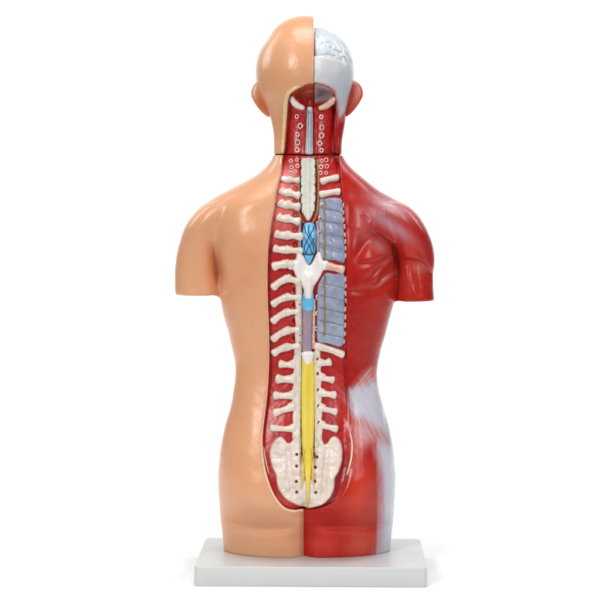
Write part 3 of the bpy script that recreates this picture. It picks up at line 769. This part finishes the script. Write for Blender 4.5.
# small bony beads along the far edge of the lung
def blobmesh(c, rx, ry, rz, ang=0, nu=12, nv=8):
    V = []; Fq = []
    a = math.radians(ang)
    for i in range(1, nv):
        t = math.pi*i/nv
        for k in range(nu):
            p = 2*math.pi*k/nu; x = rx*math.sin(t)*math.cos(p); z = rz*math.sin(t)*math.sin(p); y = ry*math.cos(t)
            V.append((c[0]+x*math.cos(a)-z*math.sin(a), c[1]-y, c[2]+x*math.sin(a)+z*math.cos(a)))
    V.append((c[0], c[1]-ry, c[2])); V.append((c[0], c[1]+ry, c[2])); T = len(V)-2; Bt = len(V)-1
    for i in range(nv-2):
        for k in range(nu): Fq.append([i*nu+k, i*nu+(k+1) % nu, (i+1)*nu+(k+1) % nu, (i+1)*nu+k])
    for k in range(nu): Fq.append([T, (k+1) % nu, k]); Fq.append([Bt, (nv-2)*nu+k, (nv-2)*nu+(k+1) % nu])
    V = np.array(V); f = Fq[0]; nn = np.cross(V[f[1]]-V[f[0]], V[f[2]]-V[f[1]])
    if np.dot(nn, V[f[0]]-np.array(c)) < 0: Fq = [q[::-1] for q in Fq]
    return V, Fq
zz = 205.0; zs = []
while zz < 346:
    if not 262 < zz < 276: zs.append(zz)
    zz += 6.4+rng.rand()*2.2
for z in zs:
    x = float(np.interp(z, [205, 230, 250, 300, 346], [343.2, 345.0, 345.8, 346.0, 345.0]))
    mkobj('rib_end', *blobmesh(place(x+0.4*rng.randn(), z, -0.6), 1.2, 1.2, 2.3+0.7*rng.rand(), 12*rng.randn()), M['ring'], p1 if z < 268 else p2)
# pale rings beside the canal
def ringmesh(px, py, r, parent, tub=0.68, sq=1.15):
    r = r*(0.78+0.4*rng.rand()); tub = tub*(0.85+0.4*rng.rand()); px += 0.5*rng.randn(); sq = 1.0+0.3*rng.rand()
    c = place(px, py, -0.5); pts = []
    n = 14; V = []; Fq = []
    for k in range(n):
        a = 2*math.pi*k/n; cx, cz = c[0]+r*math.cos(a)/sq, c[2]+r*math.sin(a)
        tt = tub*(1+0.18*rng.randn())
        for j in range(8):
            b = 2*math.pi*j/8
            V.append((cx+tt*math.cos(b)*math.cos(a), c[1]-0.6-tt*math.sin(b), cz+tt*math.cos(b)*math.sin(a)))
    for k in range(n):
        for j in range(8): Fq.append([k*8+j, k*8+(j+1) % 8, ((k+1) % n)*8+(j+1) % 8, ((k+1) % n)*8+j])
    V = np.array(V); f = Fq[2]; nn = np.cross(V[f[1]]-V[f[0]], V[f[2]]-V[f[1]])
    ctr = np.array([c[0]+r/sq, c[1]-0.6, c[2]])
    if np.dot(nn, V[f[0]]-ctr) < 0: Fq = [q[::-1] for q in Fq]
    o = mkobj('ganglion', V, Fq, M['ring'], parent)
    return o
for px, py in ((297.2, 116.5), (299, 126), (297.8, 134.5), (297.5, 142.5), (297, 150), (321.8, 117), (321.4, 127.5), (321, 135.5), (320.7, 143.5), (321, 150.5)):
    ringmesh(px, py, 2.3, head_root)
for px, py in ((291, 161), (291, 167.2), (291, 173), (296.4, 160), (296.2, 166), (296, 172), (321, 161), (320.6, 167), (320.6, 173), (326, 160), (326.6, 166.4), (326, 173)):
    ringmesh(px, py, 1.8, root, 0.58)
for px, py in ((321.6, 205), (319.8, 218), (319.6, 233), (318.6, 249), (317.2, 297), (317, 313), (316, 328.5), (315.4, 345)):
    c = place(px, py, -0.8); g_ = mkobj('ganglion', *blobmesh(c, 1.7, 1.2, 2.6, 10*rng.randn()), M['ring'], root)
    mkobj('foramen', *blobmesh(c+np.array([0.2, -1.0, 0.2]), 0.7, 0.5, 1.2), M['darkred'], g_)
for py in (304, 317, 335, 343): 
    mkobj('foramen', *blobmesh(place(299.6, py, -3.6), 0.8, 0.6, 1.3), M['darkred'], root)
for py in (359, 373.5, 390, 406, 422.5, 436):
    mkobj('foramen', *blobmesh(place(317.6+0.018*(py-359), py, -3.6), 1.2, 0.9, 1.9, 20), M['darkred'], root)

# atlas: two crescents under the skull opening
def crescent(pts, w):
    P = path(pts, -2.6, 6); t = np.linspace(0, 1, len(P)); rad = w*(0.72+0.4*np.sin(t*math.pi))
    yy = np.interp(t, [0, 1], [P[:, 1].min()-0.5, P[:, 1].min()+0.5]); P[:, 1] = np.minimum(P[:, 1], yy)
    o = mkobj('atlas_arch', *tube(P, rad*(1+0.05*rng.randn(len(P))), 12), M['bonepink'] if pts[0][0] > 310 else M['bone'], head_root)
    return o
o = crescent([(291.5, 97.5), (293.6, 102), (298, 106), (303.5, 108.3)], 3.0)
o = crescent([(319.8, 108.3), (325.5, 106.2), (330.5, 103), (333.8, 98.8)], 3.0)

# ------------------------------------------------------------ cord, sleeve, nerve bundle
def flatcord(name, pts, rads, off, mt, parent, depth=0.6, n=6):
    P = path(pts, 0 if callable(off) else off, n)
    if callable(off): P[:, 1] += np.array([off(z) for z in photo(P)[1]])
    t = np.linspace(0, 1, len(P)); r = np.interp(t, np.linspace(0, 1, len(rads)), rads)
    for _ in range(6): P[1:-1, 1] = (P[:-2, 1]+2*P[1:-1, 1]+P[2:, 1])/4
    return mkobj(name, *tube(P, r, 16, ru=r*depth), M[mt], parent), P
nc, _ = flatcord('spinal_cord', [(309.6, 108), (309.8, 118), (309.6, 130), (309.3, 142), (309.2, 152.4)], [2.6, 3.2, 3.3, 3.6, 4.2], -1.6, 'cord', head_root)
nc['label'] = 'pale blue cord running down the opened nape'
for dx in (-1.2, 1.6):
    P = path([(309.6+dx, 110), (309.5+dx, 130), (309.3+dx, 152)], -4.1, 6); mkobj('cord_vessel', *tube(P, 0.28, 6), M['lilac'], nc)
# upper cord with toothed edges
tooth = []
def edgepts():
    L = []; R = []
    for z in np.arange(157.5, 214, 1.0):
        base = float(np.interp(z, [157, 165, 200, 214], [6.9, 7.2, 7.3, 6.2])); ph = ((z-157.5) % 9.2)/9.2
        tt = -1.5*max(0, 1-abs(ph-0.12)/0.16)
        L.append((308.0-base-tt, z)); R.append((308.2+base+tt, z-1.5 if z > 160 else z))
    return L, R
def plate_raw(name, pts, Hh, rr, mt, parent, extra=None, h=0.5):
    P = BP(pts); x0, z0 = P.min(0)-3; xx1, zz1 = P.max(0)+3
    XX, ZZ = np.meshgrid(np.arange(x0, xx1, h), np.arange(z0, zz1, h), indexing='ij')
    yb = surfy(XX, ZZ, True); pd = psdf(P, XX, ZZ)
    # flatten the carrier along the row so the piece is level across
    top = (yb.min(0, keepdims=True)*0.5+yb*0.5)-Hh
    if extra is not None: top = top+extra(*unB(XX, ZZ), pd)
    yv = np.arange(top.min()-3, yb.max()+5, h); Yg = yv[None, :, None]; p3 = pd[:, None, :]; q = top[:, None, :]-Yg
    F = np.sqrt(np.maximum(p3+rr, 0)**2+np.maximum(q+rr, 0)**2)-rr+np.minimum(np.maximum(p3+rr, q+rr), 0)
    F = np.maximum(F, Yg-(yb[:, None, :]+2))
    V, Q = surface_nets(F.astype(np.float32), x0, yv[0], z0, h)
    return mkobj(name, V, Q, M[mt], parent, None, vnormals(V, Q))
Le, Re = edgepts()
outl = Le+[(304.4, 216.5), (306.6, 220.2), (308.2, 221), (310, 220), (312.2, 216)]+Re[::-1]
uc = plate_raw('spinal_cord', outl, 3.0, 1.4, 'cordpale', root, lambda px, pz, d: 0.7*np.exp(-((px-305)/0.9)**2)+0.7*np.exp(-((px-311.3)/0.9)**2)-0.8*np.exp(-((px-308.2)/1.6)**2))
uc['label'] = 'pale green-grey upper cord with toothed edges'
P = path([(308.6, 156.6), (308.5, 180), (308.3, 208)], -2.4, 8); P[:, 1] -= 1.0
mkobj('cord_vessel', *tube(P, 0.85, 8), M['cord'], uc)
for s_, xx in ((-1, 301.0), (1, 315.2)):
    for k in range(6):
        z = 159.0+9.2*k+(0 if s_ < 0 else -1.5); c = place(xx, z, -1.4)
        mkobj('nerve_root', *blobmesh(c, 1.3, 0.9, 1.0), M['darkred'] if k % 2 else M['olive'], uc)
# blue sleeve
bs_, PB = flatcord('blue_sleeve', [(309.3, 225.6), (309.3, 235), (309.2, 246), (309.0, 254), (308.9, 259), (308.9, 263)], [5.4, 6.9, 6.8, 6.2, 4.6, 3.0, 1.6], -2.4, 'blue', root, 0.62)
bs_['label'] = 'bright blue sleeve with dark crossing vessels'
def onsleeve(t_list):
    out = []
    for u, z in t_list:      # u in -1..1 across
        i = np.clip(np.interp(z, [224.5, 263], [0, len(PB)-1]), 0, len(PB)-1)
        zz_ = B(0, z)[1]; j = np.argmin(abs(PB[:, 2]-zz_)); c = PB[j]
        r = np.interp(z, [224, 232, 246, 254], [6.4, 6.9, 6.6, 5.4]); out.append((c[0]+u*r*0.97, c[1]-r*0.62*math.sqrt(max(0, 1-u*u*0.94))-0.1, zz_))
    return np.array(out)
lines = [[(-0.75, 226), (-0.5, 232), (0.0, 238), (0.5, 244), (0.75, 250), (0.6, 253.5)], [(0.75, 226), (0.35, 232), (-0.1, 237), (-0.6, 244), (-0.75, 249), (-0.6, 253.5)],
         [(-0.1, 225), (-0.2, 230), (0.2, 236), (0.55, 240), (0.85, 246)], [(-0.75, 237), (-0.35, 242), (0.1, 247), (0.5, 253)], [(0.8, 238), (0.35, 243), (-0.2, 248), (-0.5, 253)]]
for ln in lines:
    P = onsleeve(catmull(ln, 6)); mkobj('vessel', *tube(P, 0.42, 6), M['blueline'], bs_)
P = onsleeve([(u, 254+0.6*(1-u*u)) for u in np.linspace(-0.97, 0.97, 14)]); mkobj('band', *tube(P, 0.65, 8), M['blueline'], bs_)
# blue ring under the white vertebra and the lilac sheath
br_, _ = flatcord('blue_ring', [(308.2, 294), (308, 300), (307.8, 307.5)], [5.2, 6.1, 6.0], -2.2, 'blue', root, 0.6)
sh, _ = flatcord('lilac_sheath', [(307.4, 306), (307.2, 320), (307.0, 335), (306.8, 350)], [4.9, 4.9, 4.8, 4.9], -1.7, 'lilac', root, 0.6)
# white vertebra
VX = [(298, 252.2), (296.4, 255), (295.4, 259), (292, 260), (288.4, 260.2), (288.2, 265), (288.6, 269.4), (293, 270), (294.6, 274), (298, 279.5), (301.6, 284.5), (303.6, 290), (304.6, 298), (308, 299),
      (311.6, 298), (313.2, 290), (314.4, 286), (318.4, 280), (321.6, 274.5), (323.6, 270.5), (327.6, 270), (328.6, 265.5), (327.8, 261), (323.6, 260.4), (322, 256.5), (320.8, 253.2), (318.8, 251.6), (316.6, 253.5), (314.6, 257.5), (312.4, 262), (309.6, 265), (306.8, 262.4), (304.4, 257), (301.6, 253.2), (299.8, 251.6)]
vt = plate_raw('vertebra', catmull(VX, 3, True), 4.6, 3.4, 'bonewhite', root, lambda px, pz, d: -2.6*np.exp(-((px-308.8)/3.6)**2)*sstep(264, 280, pz)+1.2*np.exp(-((px-308.8)/6)**2-((pz-267)/5)**2)-1.0*np.exp(-((px-299)/3)**2-((pz-262)/7)**2)-1.0*np.exp(-((px-320)/3)**2-((pz-262)/7)**2))
vt['label'] = 'forked white vertebra standing proud of the canal'
# nerve bundle
tipw, _ = flatcord('cord_tip', [(307.8, 354.5), (307.8, 358.5), (307.8, 364), (307.7, 368)], [6.6, 5.6, 3.2, 1.0], -3.0, 'bonewhite', root, 0.6)
yc, _ = flatcord('nerve_bundle', [(307.8, 358), (307.9, 375), (307.8, 400), (307.8, 425), (307.8, 445), (307.8, 462), (307.9, 476), (308, 486), (307.8, 497), (307.6, 506.5)], [6.2, 6.8, 6.9, 6.6, 5.7, 4.3, 2.6, 1.5, 1.1, 0.9], lambda z: float(np.interp(z, [358, 440, 462, 480, 500, 508], [-1.8, -2.0, -3.2, -5.4, -6.0, -5.2])), 'yellow', root, 0.45)
yc['label'] = 'yellow nerve bundle running down into the sacrum'

# sacrum plate
SAC = [(279, 437.6), (274.6, 441), (271, 446.5), (269.4, 453), (270.2, 461), (272.4, 468.5), (275.6, 475), (276.6, 482), (278.4, 488.5), (283.6, 496), (289, 500.8), (295.5, 504.4), (302, 507.6), (308.5, 508.4), (315, 507),
       (321.5, 504.6), (327.5, 500), (332.4, 493), (334.6, 486), (335, 478.5), (338.6, 472.5), (341.4, 465), (342.6, 456), (342.2, 446.5), (339.4, 440), (335, 437), (330.6, 438.6), (327.4, 443.5), (324.6, 444.8), (321.6, 438), (318.5, 433), (308, 440), (297, 433.5), (294, 437), (291, 442.5), (287.6, 443.6), (285, 440.5), (282, 437.6)]
FOR = [(296.8, 454.4), (296.6, 466), (296.3, 481.3), (296.8, 491.7), (317, 457), (315.4, 467.4), (314.8, 481.3), (315.8, 492)]
def sacx(px, pz, d):
    g = 0*px
    for fx, fz in FOR: g = g+5.0*np.exp(-(((px-fx)/1.2)**2+((pz-fz)/1.3)**2)**2)-0.5*np.exp(-((px-fx)/4)**2-((pz-fz-5.5)/2.5)**2)
    g = g-1.3*np.exp(-((px-277-(pz-445)*0.16)/4.5)**2)*sstep(500, 470, pz)-1.3*np.exp(-((px-336+(pz-445)*0.14)/4.5)**2)*sstep(500, 470, pz)
    g = g+0.4*np.exp(-((px-287)/3)**2-((pz-468)/20)**2)+0.4*np.exp(-((px-325)/3)**2-((pz-466)/18)**2)
    g = g*1.6+0.12*fbm(px, pz, 6)+1.1*fbm(px+40, pz, 11)
    g = g+2.4*np.exp(-((np.abs(px-307.6)-19.5+0.10*(pz-450))/2.6)**2)*sstep(440, 448, pz)*sstep(500, 488, pz)-1.2*np.exp(-((d+2.6)/1.6)**2)
    g = g+3.4*sstep(8.6, 6.6, np.abs(px-307.9))*sstep(470, 456, pz)+1.4*sstep(8.6, 6.6, np.abs(px-307.9))*sstep(490, 470, pz)     # groove for the nerves
    g = g-0.7*np.exp(-((d+1.2)/1.0)**2)
    for k in range(4): g = g+0.5*np.exp(-((np.abs(px-307.8)-14-k*0)/1.6)**2-((pz-495-k*2)/1.0)**2)
    return g
sa = plate('sacrum', SAC, 4.3, 2.8, 'bone', extra=sacx, h=0.55)
sa['label'] = 'pale bone sacrum plate at the bottom of the opened back'
for fx, fz in FOR:
    mkobj('foramen', *blobmesh(place(fx, fz, -2.0), 1.6, 1.0, 1.8, 20), M['darkred'], sa)
for s_ in (-1, 1):
    for k, (z0, z1_) in enumerate(((468, 479), (474, 489), (448, 466), (458, 480))):
        P = path([(308+s_*(4.2-k*0.4), z0), (308+s_*(6.0-k*0.5), (z0+z1_)/2), (308+s_*(7.6-k*1.0), z1_)], -5.2, 5)
        mkobj('nerve_root', *tube(P, np.linspace(0.7, 0.35, len(P)), 6), M['yellow'], yc)
bpy.context.view_layer.update()
